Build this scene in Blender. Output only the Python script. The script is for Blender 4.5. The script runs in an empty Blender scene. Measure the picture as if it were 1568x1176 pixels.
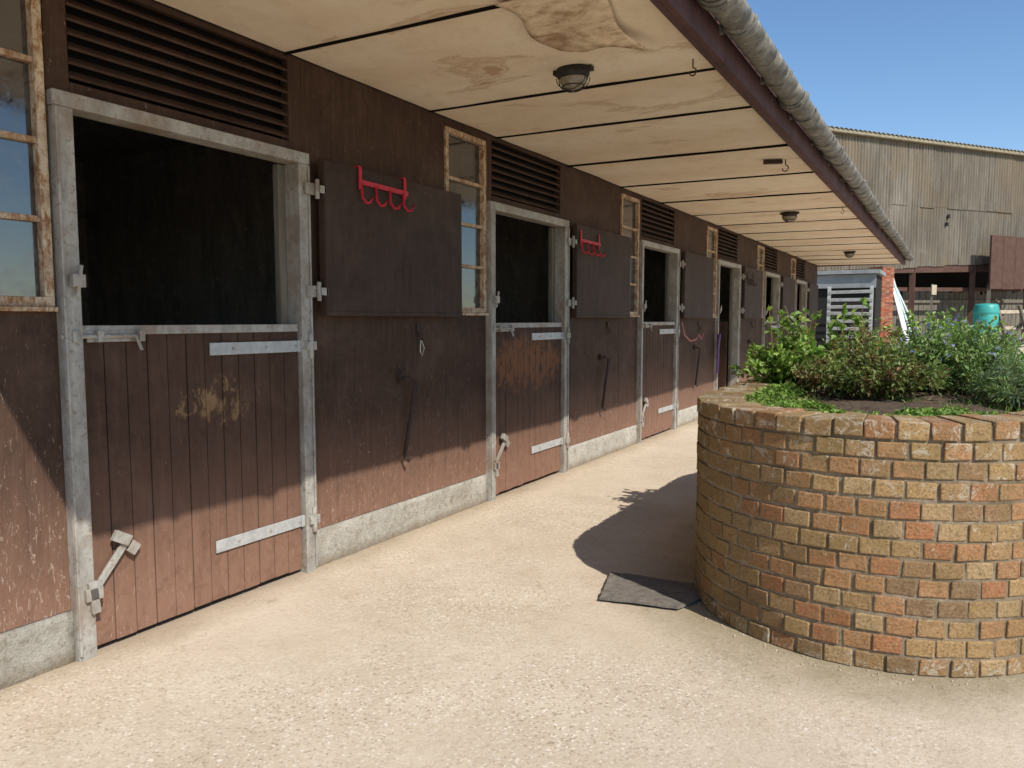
import bpy, bmesh, math, random
from mathutils import Vector, Matrix, Euler, noise as mnoise
random.seed(7)
H=1.35
CX=2.2126*H
scene=bpy.context.scene
scene.view_settings.view_transform='Standard'
scene.view_settings.look='None'
scene.view_settings.exposure=0
scene.view_settings.gamma=1

# ------------------------------------------------------------------ materials
def newmat(name,rough=0.8,spec=0.3):
    m=bpy.data.materials.new(name); m.use_nodes=True
    nt=m.node_tree; b=nt.nodes['Principled BSDF']
    b.inputs['Roughness'].default_value=rough
    b.inputs['Specular IOR Level'].default_value=spec
    tc=nt.nodes.new('ShaderNodeTexCoord')
    return m,nt,b,tc.outputs['Object']
def mapping(nt,vec,scale=(1,1,1),loc=(0,0,0),rot=(0,0,0)):
    n=nt.nodes.new('ShaderNodeMapping'); n.inputs['Scale'].default_value=scale
    n.inputs['Location'].default_value=loc; n.inputs['Rotation'].default_value=rot
    nt.links.new(vec,n.inputs['Vector']); return n.outputs[0]
def noise(nt,vec,scale=5,detail=6,rough=0.6,dist=0.0,s=None,loc=(0,0,0)):
    if s or loc!=(0,0,0): vec=mapping(nt,vec,s or (1,1,1),loc)
    n=nt.nodes.new('ShaderNodeTexNoise'); n.inputs['Scale'].default_value=scale
    n.inputs['Detail'].default_value=min(detail,6); n.inputs['Roughness'].default_value=rough
    n.inputs['Distortion'].default_value=dist
    nt.links.new(vec,n.inputs['Vector']); return n.outputs['Fac']
def voro(nt,vec,scale=50,out='Color',rnd=1.0):
    n=nt.nodes.new('ShaderNodeTexVoronoi'); n.inputs['Scale'].default_value=scale
    n.inputs['Randomness'].default_value=rnd
    nt.links.new(vec,n.inputs['Vector']); return n.outputs[out]
def ramp(nt,fac,stops):
    r=nt.nodes.new('ShaderNodeValToRGB'); e=r.color_ramp.elements
    def c4(c): return (c,c,c,1) if isinstance(c,(int,float)) else (*c,1)
    e[0].position=stops[0][0]; e[0].color=c4(stops[0][1])
    e[1].position=stops[-1][0]; e[1].color=c4(stops[-1][1])
    for p,c in stops[1:-1]:
        x=e.new(p); x.color=c4(c)
    nt.links.new(fac,r.inputs[0]); return r.outputs[0]
def mix(nt,fac,a,b,blend='MIX'):
    n=nt.nodes.new('ShaderNodeMix'); n.data_type='RGBA'; n.blend_type=blend
    for i,v in ((0,fac),(6,a),(7,b)):
        if isinstance(v,bpy.types.NodeSocket): nt.links.new(v,n.inputs[i])
        elif i==0: n.inputs[0].default_value=v
        else: n.inputs[i].default_value=(*v,1)
    return n.outputs[2]
def math_(nt,op,a,b=0.0,clamp=False):
    n=nt.nodes.new('ShaderNodeMath'); n.operation=op; n.use_clamp=clamp
    for i,v in ((0,a),(1,b)):
        if isinstance(v,bpy.types.NodeSocket): nt.links.new(v,n.inputs[i])
        else: n.inputs[i].default_value=v
    return n.outputs[0]
def sepxyz(nt,vec):
    n=nt.nodes.new('ShaderNodeSeparateXYZ'); nt.links.new(vec,n.inputs[0]); return n.outputs
def maprange(nt,v,a,b,c=0.0,d=1.0):
    n=nt.nodes.new('ShaderNodeMapRange'); nt.links.new(v,n.inputs[0])
    for i,x in enumerate((a,b,c,d)): n.inputs[i+1].default_value=x
    return n.outputs[0]
def bump(nt,b,h,strength=0.3,dist=0.01):
    n=nt.nodes.new('ShaderNodeBump'); n.inputs['Strength'].default_value=strength
    n.inputs['Distance'].default_value=dist
    nt.links.new(h,n.inputs['Height']); nt.links.new(n.outputs[0],b.inputs['Normal'])
def setc(nt,b,c): nt.links.new(c,b.inputs['Base Color'])

def paint_brown(name,c1,c2,patch=None,sunlit_dust=0.72,chips=0.61,rough=0.72,sunlit_dust_col=(0.30,0.165,0.11),groove=0,spec=0.15):
    m,nt,b,v=newmat(name,rough,spec)
    n1=noise(nt,v,3,6,0.6,0.3)
    col=mix(nt,ramp(nt,n1,[(0.3,0),(0.7,1)]),c1,c2)
    st=noise(nt,v,6,5,0.7,0.2,s=(3,5,0.5))
    col=mix(nt,ramp(nt,st,[(0.48,0),(0.78,0.4)]),col,(c2[0]*1.9,c2[1]*1.9,c2[2]*1.9))
    blotch=noise(nt,v,7,6,0.75,0.6,loc=(3,1,5))
    col=mix(nt,ramp(nt,blotch,[(0.54,0),(0.64,0.45)]),col,(c2[0]*.42,c2[1]*.43,c2[2]*.45))
    pale=noise(nt,v,2.2,5,0.7,0.6,loc=(13,1,5))
    col=mix(nt,ramp(nt,pale,[(0.5,0),(0.7,0.4)]),col,(c2[0]*1.8,c2[1]*2.0,c2[2]*2.1))
    x,y,z=sepxyz(nt,v)
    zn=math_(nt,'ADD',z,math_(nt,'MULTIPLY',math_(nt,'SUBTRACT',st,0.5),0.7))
    d=maprange(nt,zn,0.85,0.12,0.0,sunlit_dust)
    col=mix(nt,d,col,sunlit_dust_col)  # towards the base: dust-bleached paint, plus sunlit brightness painted into the colour
    low=noise(nt,v,16,6,0.75,0.5,loc=(5,5,5))
    col=mix(nt,math_(nt,'MULTIPLY',ramp(nt,low,[(0.5,0),(0.64,0.5)]),maprange(nt,z,1.0,0.5,0.15,1)),col,(c2[0]*1.6,c2[1]*1.45,c2[2]*1.4))
    sc=noise(nt,v,14,6,0.8,1.4,s=(2,4,1),loc=(9,2,1))
    lo=maprange(nt,z,1.0,0.2,-0.03,0.03)
    yl=maprange(nt,y,2.2,1.4,0.0,0.032)
    sc2=math_(nt,'ADD',math_(nt,'ADD',sc,lo),yl)
    col=mix(nt,ramp(nt,sc2,[(chips,0),(chips+0.03,0.65)]),col,(0.44,0.34,0.27))
    h=math_(nt,'ADD',st,math_(nt,'MULTIPLY',low,0.6))
    if groove:
        fr=math_(nt,'FRACT',math_(nt,'DIVIDE',math_(nt,'ADD',y,10.0),groove))
        g=ramp(nt,fr,[(0.0,1),(0.02,1),(0.04,0)])
        g=math_(nt,'MULTIPLY',g,ramp(nt,noise(nt,v,1.7,3,0.6,loc=(1,1,1)),[(0.4,0.25),(0.6,1)]))
        col=mix(nt,math_(nt,'MULTIPLY',g,0.3),col,(0.02,0.011,0.009)); h=math_(nt,'SUBTRACT',h,math_(nt,'MULTIPLY',g,0.45))
    if patch:
        y0,z0,ry,rz,pc,th=patch
        a=math_(nt,'POWER',math_(nt,'DIVIDE',math_(nt,'ABSOLUTE',math_(nt,'SUBTRACT',y,y0)),ry),2.0)
        c=math_(nt,'POWER',math_(nt,'DIVIDE',math_(nt,'ABSOLUTE',math_(nt,'SUBTRACT',z,z0)),rz),2.0)
        dd=math_(nt,'SUBTRACT',1.0,math_(nt,'ADD',a,c),True)
        nn=noise(nt,v,16,6,0.75,0.5,s=(1,1,0.6),loc=(0,0,3))
        f=math_(nt,'ADD',nn,math_(nt,'MULTIPLY',dd,0.16))
        f=math_(nt,'MULTIPLY',ramp(nt,f,[(th,0),(th+0.08,0.7)]),ramp(nt,dd,[(0,0),(0.4,1)]))
        col=mix(nt,f,col,pc)
    setc(nt,b,col)
    bump(nt,b,h,0.35,0.006)
    return m
M={}
BR1=(0.047,0.027,0.018); BR2=(0.075,0.043,0.029)
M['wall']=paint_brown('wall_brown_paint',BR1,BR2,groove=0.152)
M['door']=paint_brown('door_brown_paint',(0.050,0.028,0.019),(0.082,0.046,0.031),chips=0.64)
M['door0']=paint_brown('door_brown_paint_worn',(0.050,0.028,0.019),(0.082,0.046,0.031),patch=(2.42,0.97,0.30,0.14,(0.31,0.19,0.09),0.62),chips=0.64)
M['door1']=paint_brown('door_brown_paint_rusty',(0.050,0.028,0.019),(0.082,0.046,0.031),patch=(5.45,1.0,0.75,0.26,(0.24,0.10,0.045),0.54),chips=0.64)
M['panel']=paint_brown('upper_door_paint',(0.040,0.025,0.019),(0.057,0.035,0.026),sunlit_dust=0.0,chips=0.65,rough=0.6)
M['vent']=paint_brown('louvre_paint',(0.05,0.029,0.02),(0.075,0.043,0.03),sunlit_dust=0,chips=0.72)
M['fascia']=paint_brown('fascia_maroon',(0.065,0.034,0.034),(0.11,0.057,0.055),sunlit_dust=0,chips=0.64)

m,nt,b,v=newmat('dark_interior',0.85,0.2)
n1=noise(nt,v,4,6,0.75,0.8,s=(2,2,0.5)); n2=noise(nt,v,18,6,0.8,1.5,loc=(2,2,2))
col=ramp(nt,n1,[(0.3,(0.14,0.125,0.10)),(0.7,(0.36,0.31,0.25))]); col=mix(nt,ramp(nt,n2,[(0.57,0),(0.63,0.6)]),col,(0.6,0.53,0.44)); setc(nt,b,col); bump(nt,b,n1,0.5,0.02)
M['inside']=m
m,nt,b,v=newmat('gap_black',0.9,0.1); b.inputs['Base Color'].default_value=(0.012,0.010,0.008,1); M['black']=m

m,nt,b,v=newmat('galvanised_steel',0.55,0.4)
n1=noise(nt,v,14,6,0.7,0.4,s=(1,1,0.5)); n2=noise(nt,v,45,5,0.7,loc=(4,4,4)); n3=noise(nt,v,5,5,0.6,loc=(1,4,4))
col=ramp(nt,n1,[(0.3,(0.23,0.21,0.18)),(0.5,(0.35,0.33,0.29)),(0.72,(0.47,0.45,0.40))])
col=mix(nt,ramp(nt,n2,[(0.54,0),(0.64,0.7)]),col,(0.2,0.14,0.09))
col=mix(nt,ramp(nt,n3,[(0.48,0),(0.66,0.65)]),col,(0.24,0.165,0.11))
setc(nt,b,col); b.inputs['Metallic'].default_value=0.1; bump(nt,b,n2,0.25,0.003); M['galv']=m
m,nt,b,v=newmat('galvanised_strap',0.45,0.5)
n1=noise(nt,v,20,6,0.7,0.4)
setc(nt,b,ramp(nt,n1,[(0.3,(0.34,0.34,0.33)),(0.7,(0.54,0.54,0.52))])); b.inputs['Metallic'].default_value=0.2; M['strap']=m
m,nt,b,v=newmat('rusted_iron',0.75,0.4)
n1=noise(nt,v,40,6,0.7); setc(nt,b,ramp(nt,n1,[(0.3,(0.025,0.017,0.015)),(0.75,(0.075,0.036,0.026))])); M['iron']=m

m,nt,b,v=newmat('plinth_concrete',0.95,0.1)
n1=noise(nt,v,5,6,0.75); n2=noise(nt,v,70,6,0.8); n3=noise(nt,v,24,6,0.7,loc=(5,5,2)); n4=noise(nt,v,2.5,5,0.7,loc=(1,3,9))
col=ramp(nt,n1,[(0.3,(0.50,0.455,0.37)),(0.65,(0.75,0.70,0.60))])
col=mix(nt,ramp(nt,n3,[(0.53,0),(0.65,0.7)]),col,(0.34,0.285,0.205))
col=mix(nt,ramp(nt,n2,[(0.53,0),(0.68,0.6)]),col,(0.25,0.21,0.165))
col=mix(nt,ramp(nt,n4,[(0.5,0),(0.68,0.45)]),col,(0.4,0.33,0.24))
z=sepxyz(nt,v)[2]; col=mix(nt,maprange(nt,math_(nt,'ADD',z,math_(nt,'MULTIPLY',math_(nt,'SUBTRACT',n3,0.5),0.14)),0.06,0.0,0,0.75),col,(0.29,0.21,0.13))
setc(nt,b,col); bump(nt,b,math_(nt,'ADD',n2,n3),1.0,0.025); M['plinth']=m

m,nt,b,v=newmat('soffit_cream_paint',0.8,0.2)
n1=noise(nt,v,1.6,6,0.65,0.6); n2=noise(nt,v,1.15,6,0.62,1.0,s=(0.6,1.5,1),loc=(3.3,1.7,0)); n3=noise(nt,v,6,6,0.75,loc=(1,8,0))
nb_=noise(nt,v,1.1,1,0.5,s=(0.05,1,0))
col=ramp(nt,n1,[(0.3,(0.74,0.61,0.44)),(0.5,(0.81,0.695,0.53)),(0.7,(0.85,0.755,0.60))])
col=mix(nt,ramp(nt,nb_,[(0.4,0),(0.6,0.35)]),col,(0.66,0.50,0.34))
col=mix(nt,ramp(nt,n3,[(0.48,0),(0.72,0.45)]),col,(0.58,0.44,0.29))
y=sepxyz(nt,v)[1]
near=maprange(nt,y,6.5,2.5,-0.03,0.04)
nn=math_(nt,'ADD',n2,near)
col=mix(nt,ramp(nt,nn,[(0.585,0),(0.62,0.45),(0.65,0.1),(0.68,0.65),(0.8,0.8)]),col,(0.38,0.20,0.09))
n4=noise(nt,v,60,4,0.7); col=mix(nt,ramp(nt,n4,[(0.64,0),(0.70,0.55)]),col,(0.32,0.24,0.16))
setc(nt,b,col); bump(nt,b,math_(nt,'ADD',n3,nn),0.5,0.014); M['soffit']=m
m,nt,b,v=newmat('peeling_plywood',0.8,0.2)
n1=noise(nt,v,9,6,0.75,0.3,s=(1,1.4,1),loc=(3,0,0)); n2=noise(nt,v,2.6,4,0.6,loc=(1,0,0))
col=ramp(nt,n1,[(0.30,(0.3,0.19,0.11)),(0.45,(0.6,0.46,0.31)),(0.6,(0.73,0.60,0.43))])
col=mix(nt,ramp(nt,n2,[(0.5,0),(0.58,0.75),(0.66,0.3),(0.8,0.6)]),col,(0.25,0.125,0.055))
setc(nt,b,col); bump(nt,b,n1,0.4,0.01); M['ply']=m

m,nt,b,v=newmat('gutter_weathered_grey',0.75,0.2)
n1=noise(nt,v,9,6,0.75,0.5); n2=noise(nt,v,35,6,0.75,loc=(2,2,2))
col=ramp(nt,n1,[(0.3,(0.10,0.092,0.078)),(0.5,(0.20,0.187,0.162)),(0.7,(0.34,0.32,0.28))])
col=mix(nt,ramp(nt,n2,[(0.52,0),(0.62,0.7)]),col,(0.08,0.075,0.055))
setc(nt,b,col); bump(nt,b,n2,0.35,0.004); M['gutter']=m
m,nt,b,v=newmat('roof_sheet',0.9,0.1)
n1=noise(nt,v,3,6,0.75); setc(nt,b,ramp(nt,n1,[(0.3,(0.13,0.11,0.09)),(0.7,(0.32,0.29,0.24))])); M['roof']=m

m,nt,b,v=newmat('peeling_window_paint',0.8,0.2)
n1=noise(nt,v,40,6,0.8,0.5,s=(1,1,0.5)); n2=noise(nt,v,9,5,0.6)
col=ramp(nt,n1,[(0.36,(0.2,0.1,0.045)),(0.45,(0.36,0.2,0.1)),(0.52,(0.56,0.44,0.3)),(0.7,(0.64,0.57,0.45))])
col=mix(nt,ramp(nt,n2,[(0.45,0),(0.65,0.6)]),col,(0.24,0.11,0.05))
setc(nt,b,col); bump(nt,b,n1,0.5,0.004); M['winframe']=m
m,nt,b,v=newmat('window_glass',0.06,1.0)
n1=noise(nt,v,3,5,0.6); n3=noise(nt,v,22,6,0.8,0.6); c_=ramp(nt,n1,[(0.3,(0.012,0.014,0.016)),(0.75,(0.05,0.05,0.047))])
setc(nt,b,mix(nt,ramp(nt,n3,[(0.5,0),(0.7,0.4)]),c_,(0.14,0.13,0.115)))
nt.links.new(ramp(nt,n3,[(0.4,0.03),(0.7,0.25)]),b.inputs['Roughness'])
b.inputs['IOR'].default_value=1.8
n2=noise(nt,v,2.2,2,0.5); bump(nt,b,n2,0.06,0.02); M['glass']=m

# ground
m,nt,b,v=newmat('yard_concrete',0.95,0.1)
n1=noise(nt,v,0.5,6,0.65,0.5); n2=noise(nt,v,2.2,6,0.75,0.3,loc=(3,3,3)); n3=noise(nt,v,38,5,0.75)
vc=voro(nt,v,120,'Color'); vbw=sepxyz(nt,vc)[0]
col=ramp(nt,n1,[(0.3,(0.54,0.445,0.33)),(0.5,(0.62,0.52,0.395)),(0.7,(0.68,0.585,0.46))])
col=mix(nt,ramp(nt,n2,[(0.42,0),(0.68,0.65)]),col,(0.50,0.40,0.285))
sp=ramp(nt,vbw,[(0.0,0.8),(0.08,0.5),(0.14,0.0),(0.86,0.0),(0.93,0.35),(1.0,0.7)])
agg=mix(nt,ramp(nt,vbw,[(0.3,0),(0.6,1)]),(0.3,0.225,0.155),(0.88,0.83,0.74))
mask=ramp(nt,noise(nt,v,0.8,5,0.6,loc=(7,1,1)),[(0.42,0.12),(0.64,1)])
col=mix(nt,math_(nt,'MULTIPLY',sp,mask),col,agg)
col=mix(nt,ramp(nt,n3,[(0.5,0),(0.7,0.4)]),col,(0.37,0.28,0.19))
n3b=noise(nt,v,110,3,0.7,loc=(1,6,2)); col=mix(nt,ramp(nt,n3b,[(0.6,0),(0.7,0.45)]),col,(0.88,0.83,0.73))
n5=noise(nt,v,7,6,0.8,0.4,loc=(1,16,2)); col=mix(nt,ramp(nt,n5,[(0.59,0),(0.67,0.45)]),col,(0.32,0.235,0.155))
n6=noise(nt,v,0.9,6,0.7,1.2,loc=(4,16,2)); col=mix(nt,ramp(nt,n6,[(0.53,0),(0.66,0.3)]),col,(0.42,0.33,0.23))
x,y,z=sepxyz(nt,v)
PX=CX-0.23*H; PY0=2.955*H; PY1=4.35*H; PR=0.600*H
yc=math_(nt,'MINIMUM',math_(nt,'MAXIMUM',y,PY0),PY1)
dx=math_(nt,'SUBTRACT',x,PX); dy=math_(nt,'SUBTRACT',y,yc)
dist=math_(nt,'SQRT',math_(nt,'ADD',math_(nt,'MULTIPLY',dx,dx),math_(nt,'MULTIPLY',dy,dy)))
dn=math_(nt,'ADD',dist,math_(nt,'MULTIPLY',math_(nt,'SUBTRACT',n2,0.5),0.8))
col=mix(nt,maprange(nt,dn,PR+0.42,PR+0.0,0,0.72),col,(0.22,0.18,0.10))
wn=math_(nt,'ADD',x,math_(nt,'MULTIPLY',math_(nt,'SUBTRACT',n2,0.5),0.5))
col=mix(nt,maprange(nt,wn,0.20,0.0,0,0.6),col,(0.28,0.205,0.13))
far=maprange(nt,y,75,85,0,1)
col=mix(nt,far,col,(0.09,0.12,0.04))
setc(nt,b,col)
hgt=math_(nt,'ADD',n3,math_(nt,'MULTIPLY',n2,1.5))
bump(nt,b,hgt,0.5,0.009); M['ground']=m

def vcolmat(name,rough,spec):
    m,nt,b,v=newmat(name,rough,spec)
    a=nt.nodes.new('ShaderNodeAttribute'); a.attribute_name='tint'
    return m,nt,b,v,a.outputs['Color']
m,nt,b,v,ac=vcolmat('old_stock_brick',0.92,0.15)
n1=noise(nt,v,30,6,0.75,0.4); n2=noise(nt,v,4,6,0.7,0.4); n3=noise(nt,v,90,5,0.8,loc=(3,1,1)); n4=noise(nt,v,1.6,4,0.6,loc=(3,9,1))
x,y,z=sepxyz(nt,v)
col=mix(nt,ramp(nt,n4,[(0.35,0.2),(0.65,0.45)]),ac,(0.45,0.27,0.12))
col=mix(nt,ramp(nt,n1,[(0.4,0),(0.75,0.5)]),col,(0.56,0.39,0.22))
col=mix(nt,ramp(nt,n3,[(0.48,0),(0.62,0.65)]),col,(0.13,0.082,0.046))
col=mix(nt,ramp(nt,n2,[(0.44,0),(0.68,0.6)]),col,(0.21,0.155,0.065))
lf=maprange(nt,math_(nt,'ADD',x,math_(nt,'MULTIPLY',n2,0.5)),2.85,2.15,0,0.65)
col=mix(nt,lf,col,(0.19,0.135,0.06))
sp=noise(nt,v,13,6,0.85,0.8,loc=(8,8,1)); spz=math_(nt,'ADD',sp,maprange(nt,z,0.55,0.97,0,0.08)); spz=math_(nt,'ADD',spz,maprange(nt,z,0.12,0.0,0,0.09))
col=mix(nt,ramp(nt,spz,[(0.61,0),(0.65,0.7)]),col,(0.60,0.53,0.41))
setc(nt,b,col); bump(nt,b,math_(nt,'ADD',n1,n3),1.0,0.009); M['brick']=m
m,nt,b,v=newmat('mortar',0.95,0.1)
n1=noise(nt,v,40,6,0.8); n2=noise(nt,v,4,5,0.7)
col=ramp(nt,n1,[(0.3,(0.18,0.135,0.085)),(0.7,(0.42,0.34,0.24))]); col=mix(nt,ramp(nt,n2,[(0.42,0),(0.66,0.7)]),col,(0.11,0.08,0.042))
setc(nt,b,col); bump(nt,b,n1,0.8,0.01); M['mortar']=m
m,nt,b,v,ac=vcolmat('red_brick',0.92,0.15)
n1=noise(nt,v,8,6,0.7); setc(nt,b,mix(nt,ramp(nt,n1,[(0.4,0),(0.7,0.5)]),ac,(0.22,0.09,0.06))); M['redbrick']=m
m,nt,b,v=newmat('soil',1.0,0.05)
n1=noise(nt,v,30,6,0.8); setc(nt,b,ramp(nt,n1,[(0.3,(0.06,0.042,0.03)),(0.7,(0.26,0.19,0.135))])); bump(nt,b,n1,1.0,0.03); M['soil']=m

def leafmat(name):
    m,nt,b,v,ac=vcolmat(name,0.5,0.4)
    n1=noise(nt,v,60,3,0.6); col=mix(nt,ramp(nt,n1,[(0.4,0),(0.7,0.25)]),ac,(0.22,0.3,0.05)); setc(nt,b,col)
    tr=nt.nodes.new('ShaderNodeBsdfTranslucent'); nt.links.new(col,tr.inputs[0])
    ms=nt.nodes.new('ShaderNodeMixShader'); ms.inputs[0].default_value=0.35
    nt.links.new(b.outputs[0],ms.inputs[1]); nt.links.new(tr.outputs[0],ms.inputs[2])
    nt.links.new(ms.outputs[0],nt.nodes['Material Output'].inputs[0]); return m
M['leaf']=leafmat('leaf')

m,nt,b,v=newmat('fibre_cement_cladding',0.9,0.1)
n1=noise(nt,v,0.6,6,0.7,0.3,s=(1,1,0.35)); n2=noise(nt,v,3,6,0.75,0.2,s=(2,2,0.12)); n3=noise(nt,v,0.3,4,0.6,loc=(5,2,0)); n4=noise(nt,v,1.6,5,0.8,0.5,loc=(5,2,9))
col=ramp(nt,n1,[(0.3,(0.135,0.115,0.088)),(0.5,(0.20,0.175,0.138)),(0.7,(0.27,0.24,0.19))])
col=mix(nt,ramp(nt,n2,[(0.42,0),(0.68,0.75)]),col,(0.085,0.07,0.05))
col=mix(nt,ramp(nt,n3,[(0.48,0),(0.6,0.5)]),col,(0.2,0.15,0.095))
col=mix(nt,ramp(nt,n4,[(0.6,0),(0.7,0.4)]),col,(0.34,0.31,0.26))
setc(nt,b,col); M['clad']=m
def simple(name,c1,c2,scale=10,rough=0.8,spec=0.2,bs=0.3,s=None,metal=0):
    m,nt,b,v=newmat(name,rough,spec)
    n1=noise(nt,v,scale,6,0.7,0.3,s=s); setc(nt,b,ramp(nt,n1,[(0.3,c1),(0.7,c2)])); bump(nt,b,n1,bs,0.01)
    b.inputs['Metallic'].default_value=metal; return m
M['lichen']=simple('lichened_eave',(0.17,0.15,0.11),(0.38,0.33,0.22),6)
M['brownsteel']=simple('brown_steel',(0.075,0.04,0.03),(0.125,0.07,0.052),3)
M['greywood']=simple('grey_timber',(0.10,0.085,0.065),(0.22,0.195,0.155),4,s=(3,3,0.4))
M['palewood']=simple('pale_timber',(0.36,0.29,0.2),(0.55,0.47,0.35),4)
M['whitepaint']=simple('white_paint',(0.5,0.5,0.48),(0.72,0.72,0.7),8)
M['gatepaint']=simple('dirty_white_slat',(0.34,0.34,0.32),(0.55,0.55,0.52),8)
M['paleGreen']=simple('pale_green_paint',(0.35,0.5,0.45),(0.5,0.64,0.58),8)
M['teal']=simple('teal_plastic',(0.03,0.29,0.25),(0.05,0.38,0.33),4,0.45,0.5,0.05)
M['red']=simple('red_enamel',(0.35,0.01,0.02),(0.58,0.025,0.05),40,0.5,0.4,0.05)
M['purple']=simple('purple_webbing',(0.16,0.08,0.22),(0.25,0.14,0.33),40)
M['pinkrope']=simple('pink_rope',(0.35,0.13,0.13),(0.5,0.24,0.22),40)
M['rope']=simple('cream_rope',(0.5,0.45,0.35),(0.65,0.6,0.5),60)
M['rubber']=simple('rubber_mat',(0.12,0.105,0.09),(0.24,0.21,0.18),30,0.9,0.1,0.8)
M['blackplastic']=simple('black_fitting',(0.02,0.02,0.02),(0.05,0.045,0.04),30,0.6)
M['pebble']=simple('pebbles',(0.3,0.24,0.17),(0.6,0.51,0.39),25,0.9,0.1,0.3)
m,nt,b,v=newmat('cloudy_glass',0.25,0.6)
n1=noise(nt,v,40,5,0.7); setc(nt,b,ramp(nt,n1,[(0.3,(0.16,0.135,0.10)),(0.7,(0.34,0.3,0.23))])); M['lampglass']=m
M['shedgrey']=simple('shed_grey',(0.2,0.21,0.21),(0.32,0.33,0.32),2)
m,nt,b,v=newmat('shed_dark',0.9,0.1); b.inputs['Base Color'].default_value=(0.03,0.028,0.026,1); M['sheddark']=m

# ------------------------------------------------------------------ mesh helpers
def bx(bm,x0,x1,y0,y1,z0,z1,mi=0):
    if x0>x1:x0,x1=x1,x0
    vs=[bm.verts.new(p) for p in ((x0,y0,z0),(x1,y0,z0),(x1,y1,z0),(x0,y1,z0),(x0,y0,z1),(x1,y0,z1),(x1,y1,z1),(x0,y1,z1))]
    for f in ((0,3,2,1),(4,5,6,7),(0,1,5,4),(1,2,6,5),(2,3,7,6),(3,0,4,7)):
        q=bm.faces.new([vs[i] for i in f]); q.material_index=mi
    return vs
def obox(bm,c,ax,ay,az,sx,sy,sz,mi=0):
    c=Vector(c);ax=Vector(ax).normalized();ay=Vector(ay).normalized();az=Vector(az).normalized()
    vs=[]
    for kz in (-1,1):
        for kx,ky in ((-1,-1),(1,-1),(1,1),(-1,1)):
            vs.append(bm.verts.new(c+ax*kx*sx/2+ay*ky*sy/2+az*kz*sz/2))
    for f in ((0,3,2,1),(4,5,6,7),(0,1,5,4),(1,2,6,5),(2,3,7,6),(3,0,4,7)):
        q=bm.faces.new([vs[i] for i in f]); q.material_index=mi
    return vs
def beam(bm,p,q,w,d,mi=0,up=(0,0,1)):
    p=Vector(p);q=Vector(q);a=(q-p); L=a.length; a.normalize(); up=Vector(up)
    if abs(a.dot(up))>0.99: up=Vector((1,0,0))
    s=a.cross(up).normalized(); u=s.cross(a)
    return obox(bm,(p+q)/2,a,s,u,L,w,d,mi)
def tube(bm,pts,r,n=7,mi=0,closed=False):
    pts=[Vector(p) for p in pts]; rings=[]; N=len(pts)
    for i,p in enumerate(pts):
        if closed: t=(pts[(i+1)%N]-pts[i-1])
        else: t=pts[min(i+1,N-1)]-pts[max(i-1,0)]
        t.normalize(); ref=Vector((0,0,1)) if abs(t.z)<0.9 else Vector((1,0,0))
        s=t.cross(ref).normalized(); u=t.cross(s)
        rr=r[i] if isinstance(r,(list,tuple)) else r
        rings.append([bm.verts.new(p+s*math.cos(2*math.pi*k/n)*rr+u*math.sin(2*math.pi*k/n)*rr) for k in range(n)])
    R=range(N if closed else N-1)
    for i in R:
        a=rings[i]; c=rings[(i+1)%N]
        for k in range(n):
            f=bm.faces.new((a[k],a[(k+1)%n],c[(k+1)%n],c[k])); f.material_index=mi; f.smooth=True
    if not closed:
        for rg in (rings[0],rings[-1]):
            f=bm.faces.new(rg); f.material_index=mi
def mk(name,bm,mats,parent=None,bevel=0,seg=2,smooth=False):
    bmesh.ops.recalc_face_normals(bm,faces=bm.faces)
    me=bpy.data.meshes.new(name); bm.to_mesh(me); bm.free()
    for q in (mats if isinstance(mats,list) else [mats]): me.materials.append(q)
    if smooth:
        for p in me.polygons: p.use_smooth=True
    o=bpy.data.objects.new(name,me); scene.collection.objects.link(o)
    if bevel:
        bv=o.modifiers.new('Bevel','BEVEL'); bv.width=bevel; bv.segments=seg; bv.limit_method='ANGLE'; bv.angle_limit=0.6
    if parent: o.parent=parent; o.matrix_parent_inverse=Matrix.Translation(parent.location).inverted()
    return o
def empty(name,loc):
    e=bpy.data.objects.new(name,None); e.location=loc; scene.collection.objects.link(e); e.empty_display_size=0.2; return e
B=bmesh.new

# ------------------------------------------------------------------ ground
bm=B(); vs=[bm.verts.new(p) for p in ((-500,-300,0),(500,-300,0),(500,900,0),(-500,900,0))]; bm.faces.new(vs)
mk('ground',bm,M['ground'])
bm=B()
def peb(x,y,r):
    m4=Matrix.Translation((x,y,r*0.35))@Euler((random.random()*3,random.random()*3,random.random()*3)).to_matrix().to_4x4()@Matrix.Diagonal((r,r*random.uniform(.6,1),r*random.uniform(.5,.8),1))
    bmesh.ops.create_icosphere(bm,subdivisions=1,radius=1,matrix=m4)
for i in range(420): peb(0.05+abs(random.gauss(0,0.10)),random.uniform(0.2,9),random.uniform(0.002,0.006))
for i in range(300): peb(random.uniform(0.3,4.6),random.uniform(0.9,7),random.uniform(0.0015,0.004))
for i in range(160):
    a=random.uniform(math.pi,2*math.pi); r=PR+0.01+abs(random.gauss(0,0.04)); peb(PX+r*math.cos(a),PY0+r*math.sin(a),random.uniform(0.002,0.006))
mk('loose_grit',bm,M['pebble'])

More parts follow.
